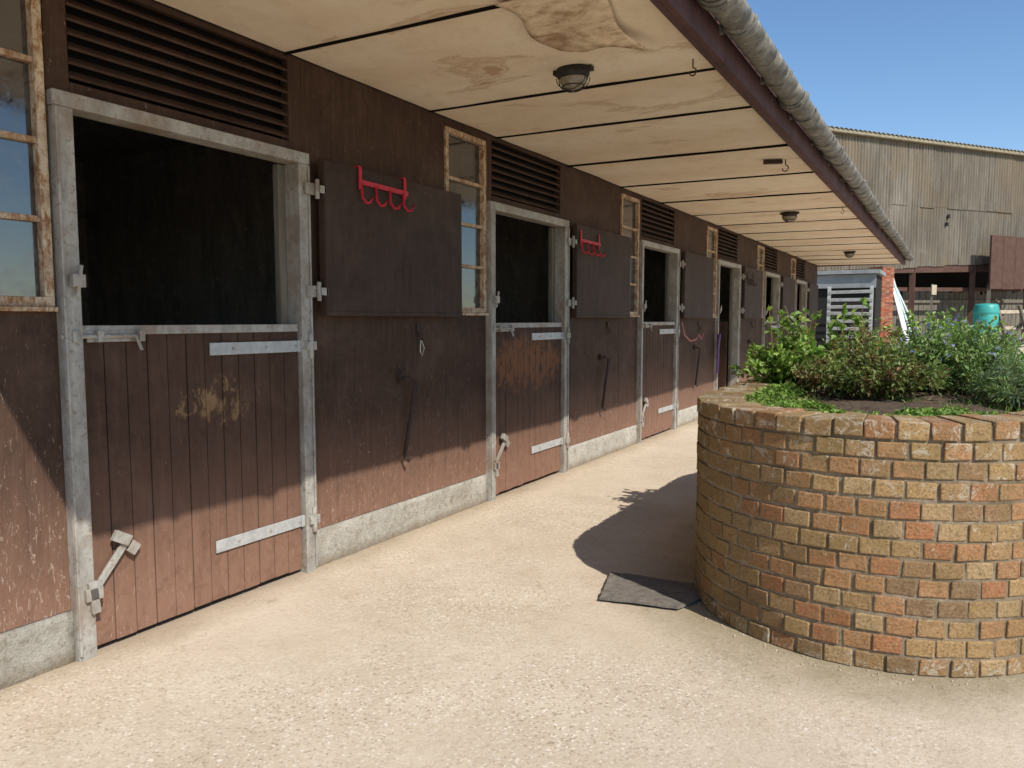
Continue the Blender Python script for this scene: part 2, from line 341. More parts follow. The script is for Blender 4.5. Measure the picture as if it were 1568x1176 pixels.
# ------------------------------------------------------------------ stable block
ST=empty('stable_block',(0,8,0))
P=3.12; DL0=1.70; DW=1.31
YS=-4.2; YE=20.35
ZW=2.69
wall=B(); plinth=B(); posts=B(); vent=B(); wf=B(); glass=B(); blackb=B(); straps=B(); hinge=B()
ks=list(range(-1,6))
def wallbox(y0,y1,z0,z1,x1=0.0): 
    bx(wall,-0.04,x1,y0,y1,z0,z1)
def plinthrun(y0,y1):
    n=max(2,int((y1-y0)/0.05)); g=[]
    for i in range(n+1):
        y=y0+(y1-y0)*i/n; r=[]
        for j,z in enumerate((-0.05,0.03,0.07,0.11,0.15,0.185,0.203)):
            q=0.014+0.007*mnoise.noise(Vector((y*5,z*9,2)))+0.004*mnoise.noise(Vector((y*19,z*25,5)))
            if j==6: q-=0.006
            if j==0: q+=0.006
            r.append(plinth.verts.new((q,y,z)))
        r.append(plinth.verts.new((-0.12,y,0.203))); g.append(r)
    for a,c in zip(g[:-1],g[1:]):
        for j in range(7): plinth.faces.new((a[j],c[j],c[j+1],a[j+1]))
    plinth.faces.new(g[0]+[plinth.verts.new((-0.12,y0,-0.05))]); plinth.faces.new(g[-1]+[plinth.verts.new((-0.12,y1,-0.05))])
prev=YS
for k in ks:
    DL=DL0+P*k; DR=DL+DW; WL=DL-0.52; WR=DL-0.012
    if WL>prev:
        n=max(1,round((WL-prev)/1.2)); st=(WL-prev)/n
        for i in range(n):
            wallbox(prev+i*st+0.0015,prev+(i+1)*st-0.0015,0.205,ZW,random.uniform(-0.002,0.002))
    wallbox(WL,DL,0.205,1.40); wallbox(WL,DL,2.63,ZW)
    plinthrun(prev,DL-0.002)
    for (a,c,d,e) in ((WL,WR,1.40,1.437),(WL,WR,2.595,2.63),(WL,WL+0.035,1.437,2.595),(WR-0.035,WR,1.437,2.595)):
        bx(wf,-0.035,0.016,a,c,d,e)
    for i in (1,2,3):
        zz=1.437+(2.595-1.437)*i/4; bx(wf,-0.03,0.006,WL+0.035,WR-0.035,zz-0.011,zz+0.011)
    bx(wf,-0.03,0.035,WL-0.01,WR,1.382,1.3995)
    for i in range(4):
        z0=1.437+(2.595-1.437)*i/4; z1=z0+(2.595-1.437)/4
        tl=random.uniform(-0.004,0.004)
        vs=[glass.verts.new(p) for p in ((-0.02+tl,WL+0.03,z0),(-0.02-tl,WR-0.03,z0),(-0.02-tl,WR-0.03,z1),(-0.02+tl,WL+0.03,z1))]
        glass.faces.new(vs)
    j=random.uniform(-0.003,0.003)
    bx(posts,-0.06,0.042,DL,DL+0.075,-0.02,2.15+j); bx(posts,-0.06,0.042,DR-0.07,DR,-0.02,2.15+j)
    bx(posts,-0.06,0.046,DL-0.004,DR+0.004,2.1502+j,2.21)
    bx(posts,0.042,0.052,DL+0.0,DL+0.012,0.02,2.148); bx(posts,0.042,0.052,DR-0.012,DR,0.02,2.148)
    bx(posts,-0.10,-0.0605,DR-0.115,DR-0.06,0.03,2.15,1); bx(posts,-0.11,-0.061,DL+0.06,DL+0.10,0.03,2.15,1)
    wallbox(DL,DL+0.09,2.212,ZW); wallbox(DR-0.09,DR,2.212,ZW); wallbox(DL+0.09,DR-0.09,2.212,2.262); wallbox(DL+0.09,DR-0.09,2.665,ZW)
    ns=7
    for i in range(ns):
        zc=2.285+i*(0.385/ns)+0.01
        obox(vent,(-0.022,(DL+DR)/2,zc+random.uniform(-.002,.002)),(1,0,-0.75),(0,1,random.uniform(-.003,.003)),(0.75,0,1),0.05,DW-0.185,0.011)
    bx(blackb,-0.075,-0.062,DL+0.08,DR-0.08,2.25,2.68)
    dm=M['door0'] if k==0 else (M['door1'] if k==1 else M['door'])
    d=B(); y0=DL+0.08; y1=DR-0.075
    if k==3:
        bx(d,-1.2,-0.12,DR-0.16,DR-0.12,0.07,1.33)
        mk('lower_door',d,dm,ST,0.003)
    else:
        nb=12; w=(y1-y0)/nb
        for i in range(nb):
            bx(d,-0.03,0.010+random.uniform(-0.0015,0.0015),y0+i*w+0.0018,y0+(i+1)*w-0.0018,0.022+random.uniform(0,0.008),1.318)
        bx(d,-0.04,-0.031,y0,y1,0.04,1.318)
        bx(d,-0.08,-0.041,y0,y1,1.2,1.318)
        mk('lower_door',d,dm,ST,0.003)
        bx(straps,-0.085,0.016,y0,y1,1.3185,1.328,1)
        bx(straps,0.0165,0.021,y0+0.004,y1-0.004,1.29,1.328,1)
        for zz in (1.215,0.285):
            tl=random.uniform(-0.004,0.004)
            obox(straps,(0.018,DR-0.33,zz),(0,1,tl),(1,0,0),(0,0,1),0.60,0.009,0.058,0)
            bx(straps,0.022,0.030,DR-0.09,DR-0.035,zz-0.03,zz+0.03,0)
            tube(hinge,[(0.05,DR-0.018,zz-0.07),(0.05,DR-0.018,zz+0.07)],0.014,8)
            obox(hinge,(0.05,DR-0.02,zz+0.0),(0,1,0),(1,0,0),(0,0,1),0.07,0.02,0.045)
            for q in (0.1,0.3,0.5):
                tube(hinge,[(0.02,DR-q,zz),(0.027,DR-q,zz)],0.009,6)
        tube(hinge,[(0.035,DL-0.01,1.285),(0.035,DL+0.34,1.285)],0.009,8)
        bx(hinge,0.017,0.026,DL+0.10,DL+0.34,1.262,1.308)
        for q in (0.03,0.13,0.31): bx(hinge,0.02,0.052,DL+q,DL+q+0.025,1.262,1.309)
        beam(hinge,(0.04,DL+0.30,1.285),(0.055,DL+0.315,1.225),0.012,0.012)
        beam(hinge,(0.03,DL+0.085,0.27),(0.038,DL+0.215,0.43),0.03,0.013,up=(1,0,0))
        obox(hinge,(0.045,DL+0.195,0.455),(0,1,-0.6),(1,0,0),(0,0.6,1),0.075,0.026,0.045)
        obox(hinge,(0.035,DL+0.25,0.40),(0,1,-0.9),(1,0,0),(0,0.9,1),0.045,0.02,0.05)
        bx(hinge,0.0,0.06,DL+0.03,DL+0.10,0.235,0.285)
        beam(hinge,(0.05,DL+0.06,0.31),(0.05,DL+0.07,0.18),0.035,0.02)
    ud=B()
    a=DR+0.055; c=a+1.31
    bx(ud,0.052,0.088,a,c,1.372,2.187)
    bx(ud,0.0885,0.094,a+0.004,a+0.02,1.38,2.18); bx(ud,0.0885,0.093,a,c,1.372,1.395)
    o=mk('upper_door',ud,M['panel'],ST,0.004)
    for zz in (2.03,1.50):
        tube(hinge,[(0.075,DR+0.025,zz-0.05),(0.075,DR+0.025,zz+0.05)],0.012,8)
        bx(hinge,0.045,0.062,DR-0.04,DR+0.03,zz-0.03,zz+0.03)
        bx(hinge,0.0885,0.094,DR+0.025,DR+0.075,zz-0.02,zz+0.02)
    obox(hinge,(0.06,DL+0.05,1.50),(0,1,0),(1,0,0),(0,0,1),0.05,0.035,0.05)
    tube(hinge,[(0.06,DL+0.05,1.44),(0.075,DL+0.06,1.56)],0.008,6)
    prev=DR
n=2; st=(YE-prev)/n
for i in range(n): wallbox(prev+i*st+0.0015,prev+(i+1)*st-0.0015,0.205,ZW)
plinthrun(prev,YE)
bx(wall,-0.04,-0.006,YS,YE,ZW+0.001,3.03)
bx(wall,-3.6,-0.041,YE-0.05,YE,0.0,3.03); bx(wall,-3.6,-0.041,YS,YS+0.05,0.0,3.03)
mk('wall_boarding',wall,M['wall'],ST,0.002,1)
mk('plinth',plinth,M['plinth'],ST,smooth=True)
mk('door_posts',posts,[M['galv'],M['greywood']],ST,0.004)
mk('louvre_slats',vent,M['vent'],ST)
mk('window_frames',wf,M['winframe'],ST,0.003)
mk('window_panes',glass,M['glass'],ST)
mk('louvre_backing',blackb,M['black'],ST)
mk('door_straps',straps,[M['strap'],M['galv']],ST,0.002)
mk('bolts_and_hinges',hinge,M['galv'],ST,0.002)
ins=B()
bx(ins,-3.65,-3.6,YS,YE,0,3.03)
bx(ins,-3.6,-0.13,YS+0.05,YE-0.05,2.70,2.74); bx(ins,-3.6,-0.13,YS+0.05,YE-0.05,0.001,0.03)
for k in range(-1,6):
    yy=DL0+P*k-0.75; bx(ins,-3.6,-0.045,yy-0.03,yy+0.03,0.03,2.70)
mk('interior_linings',ins,M['inside'],ST)

sof=B(); sgap=B()
joints=[0.78,1.68,2.90,4.14,4.97,6.19,7.41,8.63,9.85,11.07,12.29,13.51,14.73,15.95,17.17,18.39,19.61,20.34]
OX=1.895
for a,c in zip(joints[:-1],joints[1:]):
    dz=random.uniform(-0.004,0.004); nx=8; ny=6; sk_=random.uniform(-0.006,0.006); s0=random.uniform(0.2,1.2)
    V=[];T=[]
    for i in range(nx+1):
        x=0.012+(OX-0.012)*i/nx; rv_=[];rt=[]
        for j in range(ny+1):
            yy=a+0.006+(c-a-0.012)*j/ny
            if j==0: yy+=0.004*mnoise.noise(Vector((x*3,a,1)))+0.003
            if j==ny: yy-=0.004*mnoise.noise(Vector((x*3,c,5)))+0.003
            sag=-0.014*s0*math.sin(math.pi*j/ny)*math.sin(math.pi*i/nx)-0.006*mnoise.noise(Vector((x*2,yy*2,3)))
            z=2.69-0.02*i/nx+dz+sag+sk_*(j/ny-0.5)
            rv_.append(sof.verts.new((x,yy,z))); rt.append(sof.verts.new((x,yy,z+0.012)))
        V.append(rv_);T.append(rt)
    for i in range(nx):
        for j in range(ny):
            sof.faces.new((V[i][j],V[i+1][j],V[i+1][j+1],V[i][j+1])); sof.faces.new((T[i][j],T[i][j+1],T[i+1][j+1],T[i+1][j]))
        for j in (0,ny): sof.faces.new((V[i][j],T[i][j],T[i+1][j],V[i+1][j]))
    for i in (0,nx):
        for j in range(ny): sof.faces.new((V[i][j],V[i][j+1],T[i][j+1],T[i][j]))
mk('soffit_boards',sof,M['soffit'],ST,smooth=False)
bx(sgap,0.0,OX,0.775,YE,2.712,2.73)
for yj in joints[1:-1]:
    beam(sgap,(0.0,yj,2.689),(OX,yj+random.uniform(-.01,.01),2.668),0.009,0.018,up=(0,0,1))
mk('soffit_joint_strips',sgap,M['black'],ST)
fl=B(); nu,nv=16,14; G=[]
for i in range(nu+1):
    r=[]
    for j in range(nv+1):
        a=i/nu; c=j/nv
        x=1.27+0.40*a+0.03*math.sin(7*c); y=2.85+0.58*c+0.05*math.sin(8*a)*c+0.06*a*c
        z=2.662-0.055*(c**2.4)*(0.3+0.7*a)-0.006*math.sin(9*a+3*c)*c
        r.append(fl.verts.new((x,y,z)))
    G.append(r)
for i in range(nu):
    for j in range(nv): fl.faces.new((G[i][j],G[i+1][j],G[i+1][j+1],G[i][j+1]))
o=mk('torn_soffit_sheet',fl,M['ply'],ST,smooth=True); sm=o.modifiers.new('S','SOLIDIFY'); sm.thickness=0.006
fa=B()
bx(fa,1.897,1.932,0.75,YE+0.02,2.635,2.86)
bx(fa,0.0,1.896,0.75,0.774,2.66,2.95); bx(fa,0.0,1.896,YE,YE+0.02,2.66,2.95)
bx(fa,1.86,1.8965,0.78,YE,2.640,2.660)
mk('fascia_board',fa,M['fascia'],ST,0.003)
gu=B(); GX=2.025; GZ=2.80; GR=0.078
def halfring(y0,y1,r0,r1,n=12,dz0=0,dz1=0):
    A=[];C=[];A2=[];C2=[]
    for i in range(n+1):
        t=math.pi+math.pi*i/n
        A.append(gu.verts.new((GX+r1*math.cos(t),y0,GZ+dz0+r1*math.sin(t)))); C.append(gu.verts.new((GX+r1*math.cos(t),y1,GZ+dz1+r1*math.sin(t))))
        A2.append(gu.verts.new((GX+r0*math.cos(t),y0,GZ+dz0+r0*math.sin(t)))); C2.append(gu.verts.new((GX+r0*math.cos(t),y1,GZ+dz1+r0*math.sin(t))))
    for i in range(n):
        for q in ((A[i],C[i],C[i+1],A[i+1]),(A2[i],A2[i+1],C2[i+1],C2[i]),(A[i],A[i+1],A2[i+1],A2[i]),(C[i],C2[i],C2[i+1],C[i+1])):
            f=gu.faces.new(q); f.smooth=True
    for i in (0,n): gu.faces.new((A[i],A2[i],C2[i],C[i]))
def gdz(y): return 0.008*math.sin(y*0.9)
y=0.75
while y<YE+0.1:
    y2=min(y+0.305,YE+0.12); halfring(y,y2,GR-0.005,GR,dz0=gdz(y),dz1=gdz(y2)); y=y2
y=1.6
while y<YE:
    d=gdz(y); halfring(y,y+0.11,GR+0.0015,GR+0.010,dz0=d,dz1=d); halfring(y+0.03,y+0.08,GR+0.011,GR+0.018,dz0=d,dz1=d); y+=1.83
y=1.1
while y<YE:
    d=gdz(y); halfring(y,y+0.03,GR+0.0015,GR+0.009,dz0=d,dz1=d)
    bx(gu,1.9325,GX-GR+0.004,y,y+0.03,2.74,2.83); y+=0.92
mk('gutter',gu,M['gutter'],ST)
def corr_strip(bm,pa,pb,ydir,L,pitch,amp,nrm,per=8):
    n=int(L/pitch*per); pa=Vector(pa);pb=Vector(pb);yd=Vector(ydir);nr=Vector(nrm); prev=None
    for i in range(n+1):
        s=L*i/n; off=nr*amp*math.sin(2*math.pi*s/pitch)
        a=bm.verts.new(pa+yd*s+off); c=bm.verts.new(pb+yd*s+off)
        if prev:
            f=bm.faces.new((prev[0],a,c,prev[1])); f.smooth=True
        prev=(a,c)
rf=B()
corr_strip(rf,(2.0,0.74,2.885),(0.0,0.74,3.10),(0,1,0),YE-0.74+0.06,0.146,0.022,(0,0,1))
corr_strip(rf,(0.02,YS-0.1,3.10),(-1.85,YS-0.1,3.30),(0,1,0),YE-YS+0.16,0.146,0.022,(0,0,1))
corr_strip(rf,(-1.85,YS-0.1,3.30),(-3.8,YS-0.1,3.08),(0,1,0),YE-YS+0.16,0.146,0.022,(0,0,1))
o=mk('roof_sheeting',rf,M['roof'],ST); sm=o.modifiers.new('S','SOLIDIFY'); sm.thickness=0.008

for k in range(0,6):
    DR=DL0+P*k+DW
    e=empty('door_stay_bar',(0.05,DR+0.78,0.8)); bm=B()
    y0=DR+0.78
    bx(bm,0.0,0.03,y0-0.02,y0+0.02,0.96,1.02)
    tube(bm,[(0.03,y0,0.99),(0.055,y0+0.05,0.985),(0.06,y0+0.10,0.96),(0.05,y0+0.04,0.70),(0.04,y0+0.0,0.50)],0.013,7)
    tube(bm,[(0.04,y0,0.50),(0.06,y0+0.015,0.47),(0.08,y0+0.01,0.50)],0.01,6)
    mk('bar',bm,M['iron'],e)
    e=empty('tie_ring',(0.03,DR+0.98,1.27)); bm=B()
    yy=DR+0.98; zc=1.24
    bx(bm,0.001,0.012,yy-0.02,yy+0.02,zc+0.03,zc+0.09)
    tube(bm,[(0.022,yy+0.028*math.cos(t),zc+0.03*math.sin(t)) for t in [2*math.pi*i/14 for i in range(14)]],0.005,6,closed=True)
    mk('ring',bm,M['iron'],e)
e=empty('baler_twine_loop',(0.03,DL0+DW+0.98,1.2)); bm=B(); yy=DL0+DW+0.98
tube(bm,[(0.03,yy,1.22),(0.035,yy+0.02,1.17),(0.03,yy+0.005,1.12),(0.035,yy-0.02,1.15),(0.03,yy-0.01,1.22)],0.004,5); mk('twine',bm,M['rope'],e)

def rack(k,col,zb=2.09,y0=0.33):
    DR=DL0+P*k+DW; a=DR+y0; L=0.46
    e=empty('bridle_hook_rack',(0.1,a+L/2,zb)); bm=B(); X=0.102
    beam(bm,(X,a,zb+0.022),(X,a+L-0.03,zb+0.015),0.026,0.008,up=(1,0,0))
    beam(bm,(X+.001,a,zb-0.02),(X+.001,a,zb+0.10),0.022,0.008,up=(1,0,0)); beam(bm,(X+.001,a+L-0.06,zb-0.02),(X+.001,a+L-0.06,zb+0.10),0.02,0.008,up=(1,0,0))
    bx(bm,0.06,X,a-0.011,a+0.011,zb+0.10,zb+0.108); bx(bm,0.06,X,a+L-0.071,a+L-0.049,zb+0.10,zb+0.108)
    for i in range(4):
        yy=a+0.01+i*(L-0.05)/3.3
        tube(bm,[(X,yy,zb+0.015),(X+0.008,yy,zb-0.065),(X+0.03,yy+0.010,zb-0.095),(X+0.05,yy+0.02,zb-0.09),(X+0.058,yy+0.028,zb-0.06)],0.0082,7)
    mk('rack',bm,col,e)
rack(0,M['red']); rack(1,M['red'],2.03,0.12); rack(3,M['iron'],2.0,0.2)
e=empty('lead_rope',(0.05,9.9,1.2)); bm=B()
pts=[(0.05,9.35,1.33),(0.06,9.45,1.16),(0.06,9.7,1.08),(0.06,9.95,1.10),(0.05,10.1,1.16),(0.07,10.15,1.1),(0.06,10.3,1.18)]
tube(bm,pts,0.010,6); mk('rope',bm,M['pinkrope'],e)
e=empty('webbing_strap',(0.05,10.95,0.8)); bm=B()
tube(bm,[(0.09,11.0,1.15),(0.08,10.97,0.95),(0.09,10.93,0.75),(0.10,10.86,0.6)],0.018,6); tube(bm,[(0.06,11.02,1.15),(0.07,11.0,0.9),(0.06,11.0,0.8)],0.012,6); mk('strap',bm,M['purple'],e)

for (x,y) in ((1.19,3.78),(1.17,10.03),(1.17,16.27)):
    zt=2.69-0.02*x/1.9-0.012
    e=empty('bulkhead_light',(x,y,zt)); bm=B(); S=0.9
    def ring(z,rx,ry,n=24): return [bm.verts.new((x+S*rx*math.cos(2*math.pi*i/n),y+S*ry*math.sin(2*math.pi*i/n),z)) for i in range(n)]
    prof=[(zt+0.005,0.10,0.075),(zt-0.035,0.10,0.075),(zt-0.045,0.092,0.068)]
    rs=[ring(*p) for p in prof]
    for r1,r2 in zip(rs[:-1],rs[1:]):
        for i in range(24): f=bm.faces.new((r1[i],r1[(i+1)%24],r2[(i+1)%24],r2[i])); f.smooth=True
    bm.faces.new(rs[-1]); bm.faces.new(rs[0])
    for s in (-1,1): bx(bm,x+s*0.09-0.02,x+s*0.09+0.02,y-0.02,y+0.02,zt-0.02,zt+0.002)
    mk('fitting_base',bm,M['blackplastic'],e)
    bm=B(); rs=[]
    for j in range(7):
        t=math.pi/2*j/7; rs.append(ring(zt-0.046-0.06*math.sin(t),0.082*math.cos(t)+0.002,0.06*math.cos(t)+0.002))
    for r1,r2 in zip(rs[:-1],rs[1:]):
        for i in range(24): f=bm.faces.new((r1[i],r1[(i+1)%24],r2[(i+1)%24],r2[i])); f.smooth=True
    bm.faces.new(rs[-1]); mk('glass_bowl',bm,M['lampglass'],e)
    bm=B()
    for q in (-0.03,0,0.03):
        tube(bm,[(x+S*0.093*math.cos(t),y+q,zt-0.046-0.071*math.sin(t)*(1-abs(q)*4)) for t in [math.pi*i/12 for i in range(13)]],0.0028,5)
    tube(bm,[(x+S*0.068*math.cos(t),y+S*0.052*math.sin(t),zt-0.088) for t in [2*math.pi*i/20 for i in range(20)]],0.0028,5,closed=True)
    mk('wire_guard',bm,M['blackplastic'],e)
for (x,y,s) in ((1.78,3.95,1.0),(1.72,6.75,1.3),(1.8,9.8,1.0)):
    e=empty('ceiling_hook',(x,y,2.66)); bm=B()
    pts=[(x,y,2.68),(x,y,2.645)]+[(x+0.018*s*math.sin(t),y,2.627-0.02*s*(1-math.cos(t))+0.0) for t in [i*math.pi*1.5/8 for i in range(9)]]
    tube(bm,pts,0.0038*s,6); mk('hook',bm,M['iron'],e)
e=empty('wooden_peg_bracket',(1.62,6.7,2.65)); bm=B(); beam(bm,(1.56,6.67,2.650),(1.70,6.72,2.650),0.04,0.03); mk('bracket',bm,M['iron'],e)

# ------------------------------------------------------------------ planter
PL=empty('brick_planter',(PX,(PY0+PY1)/2,0))
Ls=PY1-PY0
PER=2*Ls+2*math.pi*PR
def path(s,r):
    s%=PER
    if s<Ls: return (PX+r,PY1-s),(1,0),0
    s-=Ls
    if s<math.pi*PR:
        t=s/PR; n=(math.cos(t),-math.sin(t)); return (PX+n[0]*r,PY0+n[1]*r),n,1
    s-=math.pi*PR
    if s<Ls: return (PX-r,PY0+s),(-1,0),0
    s-=Ls
    t=s/PR; n=(-math.cos(t),math.sin(t)); return (PX+n[0]*r,PY1+n[1]*r),n,1
NB=79; bw=PER/NB
bm=B(); tint=[]
pal=[((0.50,0.165,0.075),2.6),((0.52,0.24,0.11),3.0),((0.50,0.32,0.14),3.2),((0.43,0.26,0.12),2.6),((0.31,0.175,0.095),1.2),((0.54,0.38,0.2),1.5),((0.2,0.125,0.08),0.5)]
def pick(x=2.6):
    ws=[p[1]*( (1+0.5*max(-1,min(1.4,(x-2.6)*1.8))) if i<2 else 1) for i,p in enumerate(pal)]
    r=random.uniform(0,sum(ws))
    for (c,_),q in zip(pal,ws):
        r-=q
        if r<=0: break
    k=random.uniform(0.82,1.12); return tuple(v_*k for v_ in c)
for j in range(13):
    cop=(j==12)
    off=random.uniform(-0.012,0.012)+(0.5*bw if j%2 else 0)
    for i in range(NB):
        s=(i+0.5)*bw+off+random.uniform(-0.003,0.003)
        dep=0.215 if cop else 0.095
        (ox,oy),n,curv=path(s,PR+(random.uniform(0.000,0.008) if cop else random.uniform(-0.003,0.003)))
        n=Vector((n[0],n[1],0)); t=Vector((-n.y,n.x,0))
        w=bw-random.uniform(0.008,0.014); hgt=(0.064 if not cop else 0.068)+random.uniform(-0.002,0.002)
        z0=j*0.075+0.005+random.uniform(-0.0015,0.0015)+0.003*math.sin(s*1.3+j)
        if cop: z0+=random.uniform(-0.004,0.003)
        wi=w*((PR-dep)/PR if curv else 1)
        O=Vector((ox,oy,0)); I=O-n*dep
        P8=[]
        for z in (z0,z0+hgt):
            for (c,ww,sg) in ((O,w,-1),(O,w,1),(I,wi,1),(I,wi,-1)):
                jit=Vector((random.uniform(-1,1),random.uniform(-1,1),random.uniform(-1,1)))*0.0025
                P8.append(bm.verts.new(c+t*sg*ww/2+Vector((0,0,z))+jit))
        for f in ((0,3,2,1),(4,5,6,7),(0,1,5,4),(1,2,6,5),(2,3,7,6),(3,0,4,7)): bm.faces.new([P8[q] for q in f])
        c=pick(ox)
        tint+= [c]*8
bmesh.ops.recalc_face_normals(bm,faces=bm.faces)
me=bpy.data.meshes.new('bricks'); bm.to_mesh(me); bm.free()
at=me.color_attributes.new('tint','FLOAT_COLOR','POINT')
for i,c in enumerate(tint): at.data[i].color=(*c,1)
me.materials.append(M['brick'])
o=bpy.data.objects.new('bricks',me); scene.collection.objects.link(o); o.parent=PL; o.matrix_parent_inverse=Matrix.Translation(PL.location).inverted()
bv=o.modifiers.new('Bevel','BEVEL'); bv.width=0.005; bv.segments=2
bm=B(); N=240; rows=[]
for i in range(N):
    s=PER*i/N; r=[]
    zs=[k*0.04 for k in range(25)]
    for z in zs:
        (x,y),_,_=path(s,PR-0.006+0.003*mnoise.noise(Vector((s*9,z*14,0)))); r.append(bm.verts.new((x,y,z if z>0 else -0.01)))
    for rad,z in ((PR-0.012,0.965),(PR-0.205,0.965),(PR-0.205,0.0)):
        (x,y),_,_=path(s,rad); r.append(bm.verts.new((x,y,z)))
    rows.append(r)
for i in range(N):
    a=rows[i]; c=rows[(i+1)%N]
    for q in range(len(a)-1): bm.faces.new((a[q],c[q],c[q+1],a[q+1]))
mk('mortar',bm,M['mortar'],PL)
bm=B(); rings=[]
for f in (1.0,0.9,0.8,0.7,0.6,0.5,0.4,0.2):
    r=[]
    for i in range(110):
        (x,y),_,_=path(PER*i/110,(PR-0.2)*f)
        z=0.925+0.03*(1-f)+0.03*mnoise.noise(Vector((x*6,y*6,3)))+0.018*mnoise.noise(Vector((x*22,y*22,3)))+(0 if f<1 else -0.01)
        r.append(bm.verts.new((x,y,z)))
    rings.append(r)
for a,c in zip(rings[:-1],rings[1:]):
    for i in range(110): bm.faces.new((a[i],a[(i+1)%110],c[(i+1)%110],c[i]))
bm.faces.new(rings[-1])
mk('soil',bm,M['soil'],PL,smooth=True)

# ------------------------------------------------------------------ plants
class Plant:
    def __init__(s): s.v=[];s.f=[];s.c=[]
    def leaf(s,p,d,n,L,W,c,fold=0.25):
        d=d.normalized(); sd=d.cross(n)
        if sd.length<1e-3: sd=d.orthogonal()
        sd.normalize(); n=sd.cross(d).normalized()
        b=len(s.v)
        s.v+= [p, p+d*L*0.35+sd*W*0.5+n*W*fold, p+d*L*0.72+sd*W*0.38+n*W*fold-n*L*0.04, p+d*L-n*L*0.14, p+d*L*0.72-sd*W*0.38+n*W*fold-n*L*0.04, p+d*L*0.35-sd*W*0.5+n*W*fold, p+d*L*0.5-n*L*0.02]
        s.f+= [(b,b+1,b+6),(b+1,b+2,b+6),(b+2,b+3,b+6),(b+3,b+4,b+6),(b+4,b+5,b+6),(b+5,b,b+6)]
        s.c+= [c]*7
    def blade(s,p,d,L,W,c):
        d=d.normalized(); sd=d.cross(Vector((random.uniform(-1,1),random.uniform(-1,1),0.1))).normalized()
        g=Vector((0,0,-1)); b=len(s.v)
        s.v+= [p-sd*W/2,p+sd*W/2,p+d*L*0.6+sd*W*0.4,p+d*L*0.6-sd*W*0.4,p+d*L+g*L*0.2]
        s.f+= [(b,b+1,b+2,b+3),(b+3,b+2,b+4)]; s.c+=[c]*5
    def stem(s,pts,r,c):
        prev=None
        for i,p in enumerate(pts):
            rr=r*(1-0.6*i/len(pts)); b=len(s.v)
            for k in range(3):
                a=2*math.pi*k/3; s.v.append(p+Vector((math.cos(a)*rr,math.sin(a)*rr,0))); s.c.append(c)
            if prev is not None:
                for k in range(3): s.f.append((prev+k,prev+(k+1)%3,b+(k+1)%3,b+k))
            prev=b
    def make(s,name,parent=None):
        me=bpy.data.meshes.new(name); me.from_pydata([tuple(x) for x in s.v],[],s.f)
        at=me.color_attributes.new('tint','FLOAT_COLOR','POINT')
        flat=[]
        for c in s.c: flat+= [c[0],c[1],c[2],1]
        at.data.foreach_set('color',flat)
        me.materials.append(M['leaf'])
        o=bpy.data.objects.new(name,me); scene.collection.objects.link(o)
        return o
def rv(): return Vector((random.gauss(0,1),random.gauss(0,1),random.gauss(0,1))).normalized()
def vary(c,k=0.3):
    m=random.uniform(1-k,1+k); return tuple(max(0,x*m*random.uniform(0.9,1.1)) for x in c)
def shrub(cx,cy,z0,rx,ry,h,ns,leaves,L,W,cols,stemc=(0.12,0.07,0.04),lean=(0,0),droop=0.3,clump=3,tallp=0.15):
    P_=Plant()
    for i in range(ns):
        a=random.uniform(0,2*math.pi); q=math.sqrt(random.random())
        bx_=cx+rx*0.35*q*math.cos(a); by=cy+ry*0.35*q*math.sin(a)
        tx=cx+rx*q*math.cos(a)+lean[0]*h; ty=cy+ry*q*math.sin(a)+lean[1]*h
        hh=h*(1-0.5*q*q)*random.uniform(0.6,1.0)
        if random.random()<tallp: hh*=1.25
        pts=[]
        for t in range(7):
            u=t/6; pts.append(Vector((bx_+(tx-bx_)*u**1.3+random.gauss(0,0.006),by+(ty-by)*u**1.3+random.gauss(0,0.006),z0+hh*(u-droop*q*u*u*0.4))))
        P_.stem(pts,0.0035,stemc)
        cc=random.choice(cols)
        for l in range(leaves):
            u=0.2+0.8*random.random()**0.7; fi=min(5.999,u*6); i0=int(fi); p=pts[i0].lerp(pts[i0+1],fi-i0)
            out=Vector((p.x-cx,p.y-cy,0)); out=out.normalized() if out.length>0 else rv()
            for q2 in range(clump):
                d=(rv()+out*0.5+Vector((0,0,0.25))).normalized()
                off=d*random.uniform(0.0,0.035)
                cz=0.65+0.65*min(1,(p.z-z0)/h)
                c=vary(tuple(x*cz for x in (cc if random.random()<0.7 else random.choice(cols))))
                n=(Vector((0,0,1))+rv()*0.6).normalized()
                sc=random.uniform(0.6,1.25)
                P_.leaf(p+off,d,n,L*sc,W*sc,c)
    return P_
LG=[(0.24,0.38,0.06),(0.18,0.30,0.05),(0.32,0.44,0.09),(0.13,0.22,0.04)]
RG=[(0.14,0.18,0.045),(0.18,0.13,0.05),(0.25,0.13,0.055),(0.16,0.21,0.05),(0.24,0.30,0.08),(0.19,0.23,0.06)]
GG=[(0.19,0.29,0.08),(0.24,0.36,0.10),(0.12,0.2,0.05),(0.29,0.40,0.13)]
BG=[(0.22,0.30,0.17),(0.27,0.34,0.19),(0.16,0.23,0.12)]
Z0=0.93
s1=shrub(2.20,4.95,Z0,0.36,0.42,0.34,60,12,0.046,0.032,LG,lean=(-0.12,0.0),tallp=0.25)
